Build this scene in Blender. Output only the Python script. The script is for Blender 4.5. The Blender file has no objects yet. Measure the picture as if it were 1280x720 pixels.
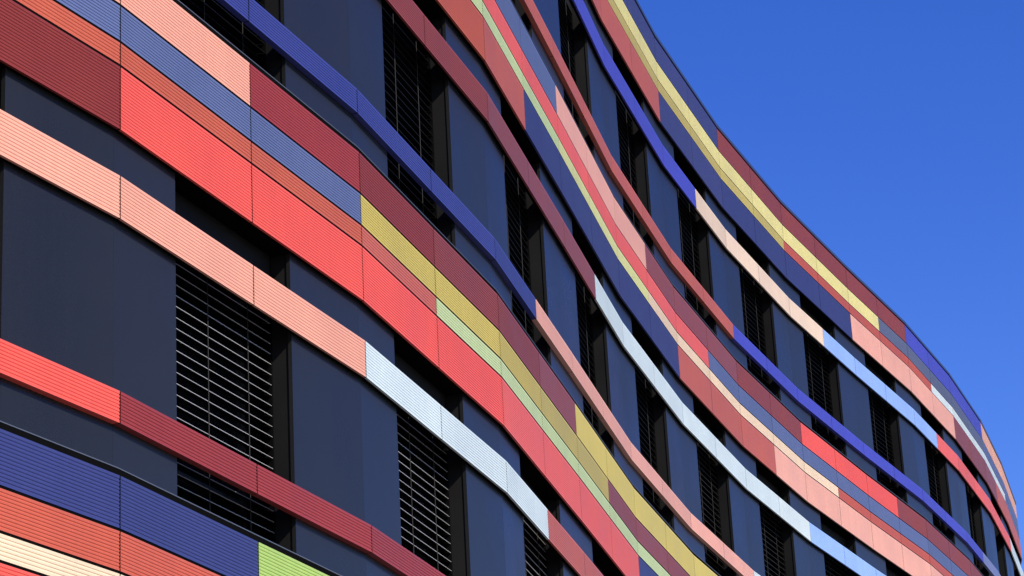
import bpy, bmesh, math, random
from mathutils import Vector, Matrix

# ------------------------------------------------------------------ camera
scene = bpy.context.scene
C = scene.collection
GZ = 1.6                                   # eye height above the ground
cam_d = bpy.data.cameras.new("camera")
cam = bpy.data.objects.new("camera", cam_d)
C.objects.link(cam)
cam_d.sensor_width = 36.0
cam_d.lens = 3333.52 / 1280.0 * 36.0
cam_d.clip_start = 0.1
cam_d.clip_end = 6000.0
cam.matrix_world = (Matrix.Translation((0, 0, GZ))
                    @ Matrix.Rotation(math.pi / 2 + 0.355065, 4, 'X')
                    @ Matrix.Rotation(-0.053679, 4, 'Z'))
scene.camera = cam

# ------------------------------------------------------------------ light
SUN_EL = math.radians(37)
SUN_AZ = math.radians(-49)                 # counter-clockwise from +X
world = bpy.data.worlds.new("World")
scene.world = world
world.use_nodes = True
wn = world.node_tree
for n in list(wn.nodes):
    wn.nodes.remove(n)
sky = wn.nodes.new('ShaderNodeTexSky')
sky.sky_type = 'NISHITA'
sky.sun_disc = False
sky.sun_elevation = SUN_EL
sky.sun_rotation = math.pi / 2 - SUN_AZ    # clockwise from +Y
sky.altitude = 200
sky.air_density = 1.0
sky.dust_density = 0.25
sky.ozone_density = 5.0
hsv = wn.nodes.new('ShaderNodeHueSaturation')
hsv.inputs['Hue'].default_value = 0.526
hsv.inputs['Saturation'].default_value = 1.27
hsv.inputs['Value'].default_value = 1.22
bgn = wn.nodes.new('ShaderNodeBackground')
bgn.inputs['Strength'].default_value = 0.15
wout = wn.nodes.new('ShaderNodeOutputWorld')
wn.links.new(sky.outputs[0], hsv.inputs['Color'])
wn.links.new(hsv.outputs[0], bgn.inputs['Color'])
wn.links.new(bgn.outputs[0], wout.inputs['Surface'])

sun_d = bpy.data.lights.new("sun", 'SUN')
sun_d.energy = 4.9
sun_d.angle = math.radians(0.53)
sun_d.color = (1.0, 0.94, 0.83)
sun = bpy.data.objects.new("sun", sun_d)
C.objects.link(sun)
sdir = Vector((math.cos(SUN_EL) * math.cos(SUN_AZ), math.cos(SUN_EL) * math.sin(SUN_AZ), math.sin(SUN_EL)))
sun.rotation_euler = sdir.to_track_quat('Z', 'Y').to_euler()
sun.location = (30, -40, 60)

scene.view_settings.view_transform = 'Standard'
scene.view_settings.look = 'None'
scene.view_settings.exposure = 0.0
scene.view_settings.gamma = 1.0
scene.render.engine = 'CYCLES'

# ------------------------------------------------------------------ materials
ALB = 1.12                                 # what a unit albedo facing the sun shows as


def lin(c):
    return c / 12.92 if c <= 0.04045 else ((c + 0.055) / 1.055) ** 2.4


def srgb(r, g, b, k=ALB):
    return tuple(min(0.86, lin(v / 255.0) / k) for v in (r, g, b))


MATS = {}


def material(name, col, rough=0.45, metal=0.0, spec=0.5, grain=0.05, grain_scale=90.0,
             mottle=0.06, mottle_scale=1.6, per=0.05, bump=0.0, streak=0.0, coat=0.0):
    if name in MATS:
        return MATS[name]
    m = bpy.data.materials.new(name)
    m.use_nodes = True
    nt = m.node_tree
    N, L = nt.nodes, nt.links
    bsdf = N['Principled BSDF']
    bsdf.inputs['Roughness'].default_value = rough
    bsdf.inputs['Metallic'].default_value = metal
    bsdf.inputs['Specular IOR Level'].default_value = spec
    bsdf.inputs['Coat Weight'].default_value = coat
    bsdf.inputs['Coat Roughness'].default_value = 0.12
    geo = N.new('ShaderNodeNewGeometry')
    n1 = N.new('ShaderNodeTexNoise')
    n1.inputs['Scale'].default_value = grain_scale
    n1.inputs['Detail'].default_value = 3
    n2 = N.new('ShaderNodeTexNoise')
    n2.inputs['Scale'].default_value = mottle_scale
    n2.inputs['Detail'].default_value = 4
    L.new(geo.outputs['Position'], n1.inputs['Vector'])
    L.new(geo.outputs['Position'], n2.inputs['Vector'])
    oi = N.new('ShaderNodeObjectInfo')

    def mr(src, a, b, lo=0.25, hi=0.75):
        r = N.new('ShaderNodeMapRange')
        r.inputs['From Min'].default_value = lo
        r.inputs['From Max'].default_value = hi
        r.inputs['To Min'].default_value = a
        r.inputs['To Max'].default_value = b
        L.new(src, r.inputs['Value'])
        return r.outputs[0]

    def mul(a, b):
        q = N.new('ShaderNodeMath')
        q.operation = 'MULTIPLY'
        L.new(a, q.inputs[0])
        L.new(b, q.inputs[1])
        return q.outputs[0]
    v = mul(mr(n1.outputs['Fac'], 1 - grain, 1 + grain), mr(n2.outputs['Fac'], 1 - mottle, 1 + mottle))
    v = mul(v, mr(oi.outputs['Random'], 1 - per, 1 + per, 0, 1))
    if streak:
        mp = N.new('ShaderNodeMapping')
        mp.inputs['Scale'].default_value = (16, 16, 0.9)
        n3 = N.new('ShaderNodeTexNoise')
        n3.inputs['Scale'].default_value = 1.0
        n3.inputs['Detail'].default_value = 5
        L.new(geo.outputs['Position'], mp.inputs['Vector'])
        L.new(mp.outputs[0], n3.inputs['Vector'])
        v = mul(v, mr(n3.outputs['Fac'], 1 - streak, 1 + streak, 0.3, 0.7))
    vm = N.new('ShaderNodeVectorMath')
    vm.operation = 'SCALE'
    vm.inputs[0].default_value = col
    L.new(v, vm.inputs['Scale'])
    L.new(vm.outputs[0], bsdf.inputs['Base Color'])
    L.new(mr(n2.outputs['Fac'], max(0.02, rough - 0.06), min(1, rough + 0.08)), bsdf.inputs['Roughness'])
    if bump:
        bp = N.new('ShaderNodeBump')
        bp.inputs['Strength'].default_value = bump
        bp.inputs['Distance'].default_value = 0.002
        L.new(n1.outputs['Fac'], bp.inputs['Height'])
        L.new(bp.outputs[0], bsdf.inputs['Normal'])
    MATS[name] = m
    return m


PAL = {
    'navy': (60, 66, 120), 'coral': (255, 98, 80), 'orange': (212, 98, 70), 'cream': (250, 220, 180),
    'lime': (178, 206, 104), 'salmon': (248, 174, 144), 'slate': (102, 114, 154), 'crimson': (160, 57, 52),
    'maroon': (144, 54, 42), 'plum': (154, 78, 76), 'yellow': (232, 210, 104), 'mustard': (214, 192, 92),
    'mint': (206, 220, 156), 'ice': (224, 236, 232), 'brick': (208, 106, 84), 'rust': (200, 92, 66),
    'cobalt': (62, 70, 140), 'violet': (80, 84, 192), 'pink': (252, 184, 158), 'rose': (255, 112, 98),
    'sky': (164, 196, 255), 'lemon': (246, 232, 150), 'straw': (206, 186, 98), 'pistachio': (228, 226, 150),
    'steel': (104, 110, 134), 'indigo': (68, 72, 126), 'lavender': (134, 142, 186), 'peach': (250, 186, 150),
    'wine': (150, 66, 56), 'tangerine': (204, 98, 68), 'bluewhite': (226, 236, 230), 'shell': (252, 222, 190),
}


def paint(name):
    return material('painted_' + name, srgb(*PAL[name]), rough=0.42, spec=0.38, grain=0.035,
                    mottle=0.05, per=0.045, streak=0.025)


M_navy_glass = material('navy_cladding', (0.018, 0.018, 0.017), rough=0.30, spec=0.27, grain=0.16, grain_scale=130,
                        mottle=0.08, mottle_scale=0.9, per=0.08, streak=0.03, bump=0.1)
M_black = material('black_metal', (0.005, 0.005, 0.005), rough=0.8, spec=0.0)
M_dark = material('dark_reveal', (0.014, 0.013, 0.012), rough=0.6, spec=0.08, mottle=0.2)
M_soffit = material('reveal_soffit', (0.26, 0.235, 0.18), rough=0.6, spec=0.3, mottle=0.25)
M_sill = material('sill_metal', (0.11, 0.12, 0.14), rough=0.45, metal=0.2)
M_slat = material('blind_slat', (0.008, 0.008, 0.008), rough=0.7, spec=0.05)
M_lip_glint = material('blind_lip_glint', (0.62, 0.60, 0.55), rough=0.4, metal=0.2)  # sun glint on the slat edges, painted in as a pale colour
M_lip_glint_mid = material('blind_lip_glint_mid', (0.06, 0.056, 0.042), rough=0.5, metal=0.2)  # same glint painted duller, for bays where it shows faintly
M_lip_glint_dim = material('blind_lip_glint_dim', (0.014, 0.014, 0.013), rough=0.5, metal=0.2)  # same glint painted almost out, for the remaining upper windows
M_cord = material('blind_cord', (0.05, 0.046, 0.04), rough=0.7)
M_frame = material('window_frame', (0.030, 0.031, 0.034), rough=0.4)
M_pane = material('window_pane', (0.008, 0.009, 0.011), rough=0.05, spec=0.5, grain=0, mottle=0, per=0)
M_coping = material('coping_metal', (0.045, 0.062, 0.105), rough=0.35, metal=0.3)
M_wall = material('core_concrete', (0.10, 0.10, 0.10), rough=0.85, mottle=0.2)
M_plinth = material('plinth_stone', (0.22, 0.21, 0.20), rough=0.8, mottle=0.2)

# ------------------------------------------------------------------ plan
PL = [(-3.97262, 12.89426), (-2.49312, 15.8998), (-1.14847, 19.37123), (-0.13347, 22.78817), (0.58386, 26.14663),
      (1.26917, 29.42848), (2.10069, 32.63125), (3.11536, 35.82313), (4.27964, 38.90448), (5.61522, 42.00276),
      (6.97265, 45.04815), (8.17954, 48.12893), (9.24578, 51.29417), (10.1543, 54.48665), (10.97215, 57.73528)]
J0 = -2                                     # joint number of PL[0]; every second joint is a fold
for ang in (58.5, 54.0):
    x, y = PL[0]
    PL.insert(0, (x - 3.35 * math.cos(math.radians(ang)), y - 3.35 * math.sin(math.radians(ang))))
    J0 -= 2
for ang in (84, 92, 100, 108):
    x, y = PL[-1]
    PL.append((x + 3.35 * math.cos(math.radians(ang)), y + 3.35 * math.sin(math.radians(ang))))
NP = len(PL)
J1 = J0 + 2 * (NP - 1)


def edge_dir(i):
    dx, dy = PL[i + 1][0] - PL[i][0], PL[i + 1][1] - PL[i][1]
    l = math.hypot(dx, dy)
    return dx / l, dy / l, l


def off_pt(i, o):
    """plan vertex i moved o metres into the building (mitred)"""
    ns = []
    if i > 0:
        d = edge_dir(i - 1)
        ns.append((-d[1], d[0]))
    if i < NP - 1:
        d = edge_dir(i)
        ns.append((-d[1], d[0]))
    mx, my = sum(n[0] for n in ns), sum(n[1] for n in ns)
    l = math.hypot(mx, my)
    mx, my = mx / l, my / l
    s = 1 / (mx * ns[0][0] + my * ns[0][1])
    return PL[i][0] + mx * s * o, PL[i][1] + my * s * o


def at(i, s, o, z):
    """edge i, s metres along the facade line from its first vertex, o metres inward, height z"""
    L_ = edge_dir(i)[2]
    t = s / L_
    a, b = off_pt(i, o), off_pt(i + 1, o)
    return (a[0] + (b[0] - a[0]) * t, a[1] + (b[1] - a[1]) * t, z)


H = 3.6
PAT = dict(A=0.0, AB=-0.348, BC=-0.618, CD=-0.792, D=-1.248, UT=-1.579, UB=-1.875, LT=-3.047, LB=-3.257)


def SA(n):
    return GZ + 8.392 + (n - 2) * H


TOP = SA(4)
PIER_O = 0.055                               # cladding of the piers behind the coloured bands
PIER_L = {0: 1.142, 2: 1.169, 4: 1.013, 6: 0.856, 8: 0.838, 10: 0.827, 12: 0.836, 14: 0.817, 16: 0.833, 18: 0.832}
PIER_R = {0: 0.824, 2: 0.819, 4: 0.822, 6: 0.759, 8: 0.767, 10: 0.814, 12: 0.759, 14: 0.752, 16: 0.775, 18: 0.799}


def pl_(j):
    return PIER_L.get(j, 1.14 if j < 0 else 0.83)


def pr_(j):
    return PIER_R.get(j, 0.8)


# ------------------------------------------------------------------ helpers
bld = bpy.data.objects.new('office_building', None)
C.objects.link(bld)
bld.location = (1.0, 28.0, 0.0)
bld['label'] = 'curving office building with bands of ribbed coloured panels between dark windows with lowered blinds'
bld['category'] = 'office building'
BINV = Matrix.Translation((-1.0, -28.0, 0.0))


def link(name, verts, faces, mats, parent, midx=None, smooth=False, local=True):
    me = bpy.data.meshes.new(name)
    off = Vector((1.0, 28.0, 0.0))
    base = Vector((0, 0, 0))
    # objects sit at their own centre so that each has a sensible origin
    n = len(verts)
    cx = sum(v[0] for v in verts) / n
    cy = sum(v[1] for v in verts) / n
    cz = min(v[2] for v in verts)
    me.from_pydata([(v[0] - cx, v[1] - cy, v[2] - cz) for v in verts], [], faces)
    for m in mats:
        me.materials.append(m)
    if midx:
        me.polygons.foreach_set('material_index', midx)
    me.update()
    o = bpy.data.objects.new(name, me)
    C.objects.link(o)
    o.parent = parent
    w = Vector((cx, cy, cz))
    o['_w'] = tuple(w)
    pw = Vector(parent['_w']) if parent is not None and '_w' in parent else (Vector(parent.location) if parent is not None else Vector())
    o.location = w - pw
    return o


class MB:
    def __init__(self):
        self.v, self.f, self.m = [], [], []

    def add(self, vs, fs, mi=0):
        b = len(self.v)
        self.v += vs
        self.f += [tuple(b + q for q in f) for f in fs]
        self.m += [mi] * len(fs)

    def extrude(self, i, s0, s1, prof, mi=0):
        """closed profile [(o, z)...] swept along edge i from s0 to s1"""
        n = len(prof)
        a = [at(i, s0, o, z) for o, z in prof]
        b = [at(i, s1, o, z) for o, z in prof]
        fs = [(k, (k + 1) % n, n + (k + 1) % n, n + k) for k in range(n)]
        fs += [tuple(range(n))[::-1], tuple(range(n, 2 * n))]
        self.add(a + b, fs, mi)

    def box(self, i, s0, s1, o0, o1, z0, z1, mi=0):
        self.extrude(i, s0, s1, [(o0, z0), (o0, z1), (o1, z1), (o1, z0)], mi)

    def sweep(self, i0, i1, prof, mi=0):
        """profile swept continuously over edges i0..i1-1"""
        n = len(prof)
        vs = []
        for i in range(i0, i1 + 1):
            for o, z in prof:
                x, y = off_pt(i, o)
                vs.append((x, y, z))
        fs = []
        for r in range(i1 - i0):
            for k in range(n):
                fs.append((r * n + k, r * n + (k + 1) % n, (r + 1) * n + (k + 1) % n, (r + 1) * n + k))
        fs += [tuple(range(n))[::-1], tuple(range((i1 - i0) * n, (i1 - i0 + 1) * n))]
        self.add(vs, fs, mi)

    def build(self, name, mats, parent):
        return link(name, self.v, self.f, mats, parent, self.m)


def rib_profile(z0, z1, back, pitch=0.0238, deep=0.0048):
    """horizontal ribs on the face between z0 and z1, flat return and back"""
    n = max(2, round((z1 - z0) / pitch))
    p = (z1 - z0) / n
    pts = [(back, z0), (0.0, z0)]
    for k in range(n):
        a = z0 + k * p
        if k:
            pts.append((deep, a))
        pts.append((0.0008, a + p * 0.20))
        pts.append((0.0, a + p * 0.62))
        if k == n - 1:
            pts.append((0.0, z1))
        else:
            pts.append((deep * 0.9, a + p * 0.86))
    pts.append((back, z1))
    return pts


# image position, only used to decide which pieces the photograph shows
CI = cam.matrix_world.inverted()


def in_view(pts, margin=0.0):
    for p in pts:
        q = CI @ Vector(p)
        if q.z < 0:
            u = q.x / -q.z * 3333.5
            v = q.y / -q.z * 3333.5
            if abs(u) < 640 + margin and abs(v) < 360 + margin:
                return True
    return False


def seq(*pairs):
    """((joint, colour), ...): colour from that joint on"""
    def f(k):
        c = pairs[0][1]
        for j, col in pairs:
            if k >= j:
                c = col
        return c
    return f


X = -99
ROWS = {
    (1, 'A'): seq((X, 'navy'), (1, 'lime'), (5, 'coral'), (11, 'navy')),
    (1, 'B'): seq((X, 'orange'), (2, 'plum'), (7, 'slate')),
    (1, 'C'): seq((X, 'cream'), (4, 'brick'), (9, 'mint')),
    (1, 'D'): seq((X, 'coral'), (3, 'salmon'), (10, 'crimson')),
    (2, 'A'): seq((X, 'salmon'), (1, 'crimson'), (2, 'maroon'), (3, 'wine'), (5, 'plum'), (6, 'yellow'), (13, 'salmon')),
    (2, 'B'): seq((X, 'slate'), (2, 'mustard'), (5, 'straw'), (7, 'plum'), (14, 'slate')),
    (2, 'C'): seq((X, 'tangerine'), (2, 'brick'), (3, 'mint'), (13, 'cream')),
    (2, 'D'): seq((X, 'maroon'), (0, 'coral'), (4, 'rose'), (8, 'navy'), (16, 'brick')),
    (3, 'A'): seq((X, 'slate'), (6, 'pink'), (9, 'plum'), (12, 'wine'), (14, 'coral'), (17, 'wine')),
    (3, 'B'): seq((X, 'rose'), (11, 'slate')),
    (3, 'C'): seq((X, 'mint'), (6, 'pistachio'), (9, 'cream'), (15, 'rust')),
    (3, 'D'): seq((X, 'tangerine'), (4, 'brick'), (5, 'navy'), (10, 'brick'), (13, 'pink')),
    (4, 'A'): seq((X, 'indigo'), (12, 'wine'), (16, 'wine'), (18, 'violet'), (22, 'peach')),
    (4, 'B'): seq((X, 'lemon'), (17, 'steel'), (22, 'slate')),
    (4, 'C'): seq((X, 'straw'), (14, 'rust'), (19, 'bluewhite'), (24, 'slate')),
    (4, 'D'): seq((X, 'brick'), (10, 'indigo'), (12, 'navy'), (16, 'pink'), (20, 'plum'), (23, 'brick')),
    (0, 'A'): seq((X, 'plum'), (4, 'slate'), (12, 'coral')),
    (0, 'B'): seq((X, 'cream'), (6, 'brick')),
    (0, 'C'): seq((X, 'slate'), (8, 'mustard')),
    (0, 'D'): seq((X, 'navy'), (7, 'salmon')),
}
BANDS = {
    (1, 'U'): seq((X, 'salmon'), (2, 'ice'), (5, 'brick')),
    (1, 'L'): seq((X, 'coral'), (0, 'crimson')),
    (2, 'U'): seq((X, 'wine'), (4, 'plum'), (7, 'ice'), (13, 'bluewhite'), (14, 'sky'), (20, 'rose')),
    (2, 'L'): seq((X, 'cobalt'), (5, 'pink'), (12, 'ice'), (20, 'slate')),
    (3, 'U'): seq((X, 'violet'), (11, 'shell'), (15, 'sky'), (19, 'rose'), (24, 'ice')),
    (3, 'L'): seq((X, 'brick'), (12, 'violet'), (21, 'lavender')),
    (0, 'U'): seq((X, 'coral'), (6, 'slate')),
    (0, 'L'): seq((X, 'ice'), (5, 'navy')),
}
GAP = 0.0075
seals = {}


def halves():
    for i in range(NP - 1):
        j = J0 + 2 * i
        L_ = edge_dir(i)[2]
        yield j, i, 0.0, L_ / 2
        yield j + 1, i, L_ / 2, L_


# ------------------------------------------------------------------ the coloured panels
hidden = {}
for n in range(0, 5):
    z = SA(n)
    lims = [('A', PAT['AB'] + 0.010, -0.0), ('B', PAT['BC'] + 0.010, PAT['AB'] - 0.010),
            ('C', PAT['CD'] + 0.010, PAT['BC'] - 0.010), ('D', PAT['D'], PAT['CD'] - 0.010)]
    for row, a, b in lims:
        for k, i, s0, s1 in halves():
            col = ROWS[(n, row)](k)
            prof = rib_profile(z + a, z + b, 0.022)
            vis = in_view([at(i, s, 0, zz) for s in (s0, (s0 + s1) / 2, s1) for zz in (z + a, z + b)], 4)
            sl = seals.setdefault(n, MB())
            sl.box(i, s1 - GAP + 0.0004, s1 - 0.0003, 0.0035, 0.018, z + a + 0.001, z + b - 0.001)
            sl.box(i, s0 + 0.0003, s0 + GAP - 0.0004, 0.0035, 0.018, z + a + 0.001, z + b - 0.001)
            if vis:
                m = MB()
                m.extrude(i, s0 + GAP, s1 - GAP, prof)
                m.build('facade_panel', [paint(col)], bld)
            else:
                hidden.setdefault(col, MB()).extrude(i, s0 + GAP, s1 - GAP, [(0.022, z + a), (0, z + a), (0, z + b), (0.022, z + b)])
for n in range(0, 4):
    z = SA(n + 1)
    for row, a, b, dep in (('U', PAT['UB'], PAT['UT'], 0.022), ('L', PAT['LB'], PAT['LT'], 0.053)):
        for k, i, s0, s1 in halves():
            col = BANDS[(n, row)](k)
            vis = in_view([at(i, s, 0, zz) for s in (s0, (s0 + s1) / 2, s1) for zz in (z + a, z + b)], 4)
            sl = seals.setdefault(n, MB())
            sl.box(i, s1 - GAP + 0.0004, s1 - 0.0003, 0.0035, 0.018, z + a + 0.001, z + b - 0.001)
            sl.box(i, s0 + 0.0003, s0 + GAP - 0.0004, 0.0035, 0.018, z + a + 0.001, z + b - 0.001)
            if vis:
                m = MB()
                m.extrude(i, s0 + GAP, s1 - GAP, rib_profile(z + a, z + b, dep))
                m.build('sunshade_panel', [paint(col)], bld)
            else:
                hidden.setdefault(col, MB()).extrude(i, s0 + GAP, s1 - GAP, [(dep, z + a), (0, z + a), (0, z + b), (dep, z + b)])
for n, m in seals.items():                  # dark seals in the upright and level joints
    for q in ('AB', 'BC', 'CD'):
        z = SA(n) + PAT[q]
        m.sweep(0, NP - 1, [(0.0045, z - 0.0096), (0.0045, z + 0.0096), (0.018, z + 0.0096), (0.018, z - 0.0096)])
    o = m.build('joint_seals', [M_black], bld)
    o['kind'] = 'stuff'
for col, m in hidden.items():
    o = m.build('facade_panel_run', [paint(col)], bld)
    o['kind'] = 'stuff'
for n in range(0, 4):
    z = SA(n + 1)
    for a, b, dep in ((PAT['UB'], PAT['UT'], 0.022),):
        m = MB()
        m.sweep(0, NP - 1, [(dep + 0.001, z + a + 0.004), (dep + 0.001, z + b - 0.006), (0.053, z + b - 0.006), (0.053, z + a + 0.004)])
        m.build('underside_shade_rail', [M_black], bld)  # black rail added so the band undersides read as deep shade

# ------------------------------------------------------------------ backing, flashing, sills, coping
for n in range(0, 5):
    z = SA(n)
    m = MB()
    m.sweep(0, NP - 1, [(0.024, z + PAT['D'] + 0.008), (0.024, z - 0.012), (0.30, z - 0.012), (0.30, z + PAT['D'] + 0.008)])
    m.build('spandrel_wall', [M_black], bld)
    if n < 4:
        m = MB()
        m.sweep(0, NP - 1, [(0.016, z + 0.0), (0.016, z + 0.046), (0.054, z + 0.046), (0.054, z + 0.0)])
        m.build('flashing', [M_black], bld)
        m = MB()
        m.sweep(0, NP - 1, [(0.012, z + 0.048), (0.012, z + 0.055), (0.053, z + 0.060), (0.053, z + 0.048)])
        m.build('sill_strip', [M_sill], bld)
m = MB()
m.sweep(0, NP - 1, [(0.03, TOP - 0.01), (0.03, TOP + 0.022), (0.45, TOP + 0.022), (0.45, TOP - 0.01)])
m.build('parapet_shadow_gap', [M_black], bld)  # black strip painting the shadow line below the coping
for i in range(NP - 1):                     # coping in one length per bay
    m = MB()
    L_ = edge_dir(i)[2]
    m.extrude(i, 0.003, L_ - 0.003, [(-0.012, TOP + 0.024), (-0.012, TOP + 0.07), (0.5, TOP + 0.09), (0.5, TOP + 0.024)])
    m.build('coping', [M_coping], bld)

# ------------------------------------------------------------------ piers and windows, floor by floor
REC = 0.42                                   # depth of the window glass behind the piers
for n in range(0, 4):
    zb, zt = SA(n) + 0.057, SA(n + 1) + PAT['D'] + 0.045
    for i in range(NP):
        j = J0 + 2 * i
        a = pl_(j) if i > 0 else 0
        b = pr_(j) if i < NP - 1 else 0
        m = MB()
        if a:
            Lm = edge_dir(i - 1)[2]
            m.box(i - 1, Lm - a, Lm - 0.0008, PIER_O, PIER_O + 0.03, zb, zt)
        if b:
            m.box(i, 0.0008, b, PIER_O, PIER_O + 0.03, zb, zt)
        m.build('pier_panel', [M_navy_glass], bld)
        m = MB()                             # masonry of the pier: its sides are the window reveals
        if a:
            m.box(i - 1, Lm - a + 0.012, Lm - 0.001, PIER_O + 0.031, 0.62, zb - 0.2, zt + 0.12)
        if b:
            m.box(i, 0.001, b - 0.012, PIER_O + 0.031, 0.62, zb - 0.2, zt + 0.12)
        m.build('reveal', [M_dark], bld)
    m = MB()
    m.sweep(0, NP - 1, [(0.058, zt - 0.0), (0.058, zt + 0.2), (0.62, zt + 0.2), (0.62, zt + 0.0)])
    m.build('lintel', [M_soffit], bld)
    m = MB()
    m.sweep(0, NP - 1, [(0.0545, SA(n) - 0.013), (0.0545, zb - 0.012), (0.62, zb - 0.012), (0.62, SA(n) - 0.013)])
    m.build('window_ledge', [M_black], bld)
    for i in range(NP - 1):
        j = J0 + 2 * i
        L_ = edge_dir(i)[2]
        s0, s1 = pr_(j), L_ - pl_(j + 2)
        o0 = PIER_O + REC
        f = MB()
        w = 0.055
        f.box(i, s0 - 0.01, s1 + 0.01, o0 - 0.03, o0 + 0.05, zb - 0.011, zb + 0.09)
        f.box(i, s0 - 0.01, s1 + 0.01, o0 - 0.03, o0 + 0.05, zt - 0.09, zt - 0.001)
        f.box(i, s0 - 0.01, s0 + w, o0 - 0.03, o0 + 0.05, zb + 0.091, zt - 0.091)
        f.box(i, s1 - w, s1 + 0.01, o0 - 0.03, o0 + 0.05, zb + 0.091, zt - 0.091)
        f.box(i, s0 + w + 0.001, s1 - w - 0.001, o0 - 0.02, o0 + 0.04, zb + 0.40, zb + 0.45)
        fr = f.build('window', [M_frame], bld)
        g = MB()
        g.box(i, s0 + w - 0.01, s1 - w + 0.01, o0 + 0.005, o0 + 0.02, zb + 0.08, zt - 0.08)
        g.build('pane', [M_pane], fr)
        # external venetian blind: guide rails, head box, slats, ladder cords
        ob = PIER_O + 0.205
        e0, e1 = s0 + 0.035, s1 - 0.02
        g = MB()
        g.box(i, s0 + 0.002, s0 + 0.026, ob - 0.047, ob + 0.045, zb + 0.002, zt - 0.002)
        g.build('guide_rail', [M_black], fr)
        g = MB()
        g.box(i, s1 - 0.016, s1 - 0.001, ob - 0.047, ob + 0.045, zb + 0.002, zt - 0.002)
        g.build('guide_rail', [M_black], fr)
        g = MB()
        g.box(i, s0 + 0.03, s1 - 0.02, ob - 0.05, ob + 0.06, zt - 0.34, zt - 0.003)
        g.build('blind_box', [M_dark], fr)
        sp = 0.079
        zlow = zb + 0.05
        ns = int((zt - 0.37 - zlow) / sp)
        rnd = random.Random(n * 100 + i)
        tilt = 0.010 + rnd.uniform(-0.004, 0.004)
        near = (n == 1 and j in (0, 2))
        lipm = M_lip_glint if n <= 1 else (M_lip_glint_mid if n == 2 and j >= 10 else M_lip_glint_dim)  # strength of the painted glint by floor and bay
        allm = MB()
        for q in range(ns + 1):
            z = zlow + q * sp + rnd.uniform(-0.0015, 0.0015)
            sag = rnd.uniform(-0.002, 0.002)
            m = MB() if near else allm
            # curved slat: five points across, thin; sun glint painted as a lip strip on the outer edge
            pro = [(ob - 0.040, z - tilt), (ob - 0.012, z + 0.004 - tilt * 0.3), (ob + 0.014, z + 0.004 + tilt * 0.3), (ob + 0.040, z + tilt),
                   (ob + 0.040, z - 0.0012 + tilt), (ob + 0.014, z + 0.0028 + tilt * 0.3), (ob - 0.012, z + 0.0028 - tilt * 0.3), (ob - 0.040, z - 0.0012 - tilt)]
            if near:
                m.extrude(i, e0, e1, pro, 0)
            else:
                m.extrude(i, e0, e1, [pro[0], pro[3], pro[4], pro[7]], 0)
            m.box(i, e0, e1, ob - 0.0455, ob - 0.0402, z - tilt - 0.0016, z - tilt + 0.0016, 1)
            if near:
                m.build('blind_slat', [M_slat, M_lip_glint], fr)
        if not near:
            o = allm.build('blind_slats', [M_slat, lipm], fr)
            o['kind'] = 'stuff'
        g = MB()
        for t in (0.07, 0.42, 0.78):
            sc = e0 + (e1 - e0) * t
            g.box(i, sc - 0.002, sc + 0.002, ob - 0.051, ob - 0.047, zlow - 0.02, zt - 0.34)
        g.build('blind_cord', [M_cord], fr)

# ------------------------------------------------------------------ core, roof, plinth
m = MB()
m.sweep(0, NP - 1, [(0.625, 0.0), (0.625, TOP - 0.02), (12.0, TOP - 0.02), (12.0, 0.0)])
m.build('core_wall', [M_wall], bld)
m = MB()
m.sweep(0, NP - 1, [(0.05, 0.0), (0.05, SA(0) + PAT['D'] - 0.02), (0.62, SA(0) + PAT['D'] - 0.02), (0.62, 0.0)])
m.build('plinth', [M_plinth], bld)
for i0, s in ((0, 0), (NP - 2, 1)):          # end walls
    m = MB()
    L_ = edge_dir(i0)[2]
    if s == 0:
        m.box(i0, -0.25, -0.004, 0.0, 12.0, 0.0, TOP - 0.03)
    else:
        m.box(i0, L_ + 0.004, L_ + 0.25, 0.0, 12.0, 0.0, TOP - 0.03)
    m.build('end_wall', [M_wall], bld)

# ------------------------------------------------------------------ ground
gm = bpy.data.materials.new('paving_ground')
gm.use_nodes = True
nt = gm.node_tree
b = nt.nodes['Principled BSDF']
b.inputs['Roughness'].default_value = 0.9
br = nt.nodes.new('ShaderNodeTexBrick')
br.inputs['Scale'].default_value = 1.0
br.inputs['Brick Width'].default_value = 0.6
br.inputs['Row Height'].default_value = 0.3
br.inputs['Mortar Size'].default_value = 0.008
br.inputs['Color1'].default_value = (0.20, 0.19, 0.18, 1)
br.inputs['Color2'].default_value = (0.15, 0.145, 0.14, 1)
br.inputs['Mortar'].default_value = (0.07, 0.07, 0.07, 1)
geo = nt.nodes.new('ShaderNodeNewGeometry')
nt.links.new(geo.outputs['Position'], br.inputs['Vector'])
nt.links.new(br.outputs['Color'], b.inputs['Base Color'])
me = bpy.data.meshes.new('ground')
S_ = 3000
me.from_pydata([(-S_, -S_, 0), (S_, -S_, 0), (S_, S_, 0), (-S_, S_, 0)], [], [(0, 1, 2, 3)])
me.materials.append(gm)
go = bpy.data.objects.new('ground', me)
C.objects.link(go)
go['kind'] = 'structure'

for o in scene.objects:
    if '_w' in o:
        del o['_w']
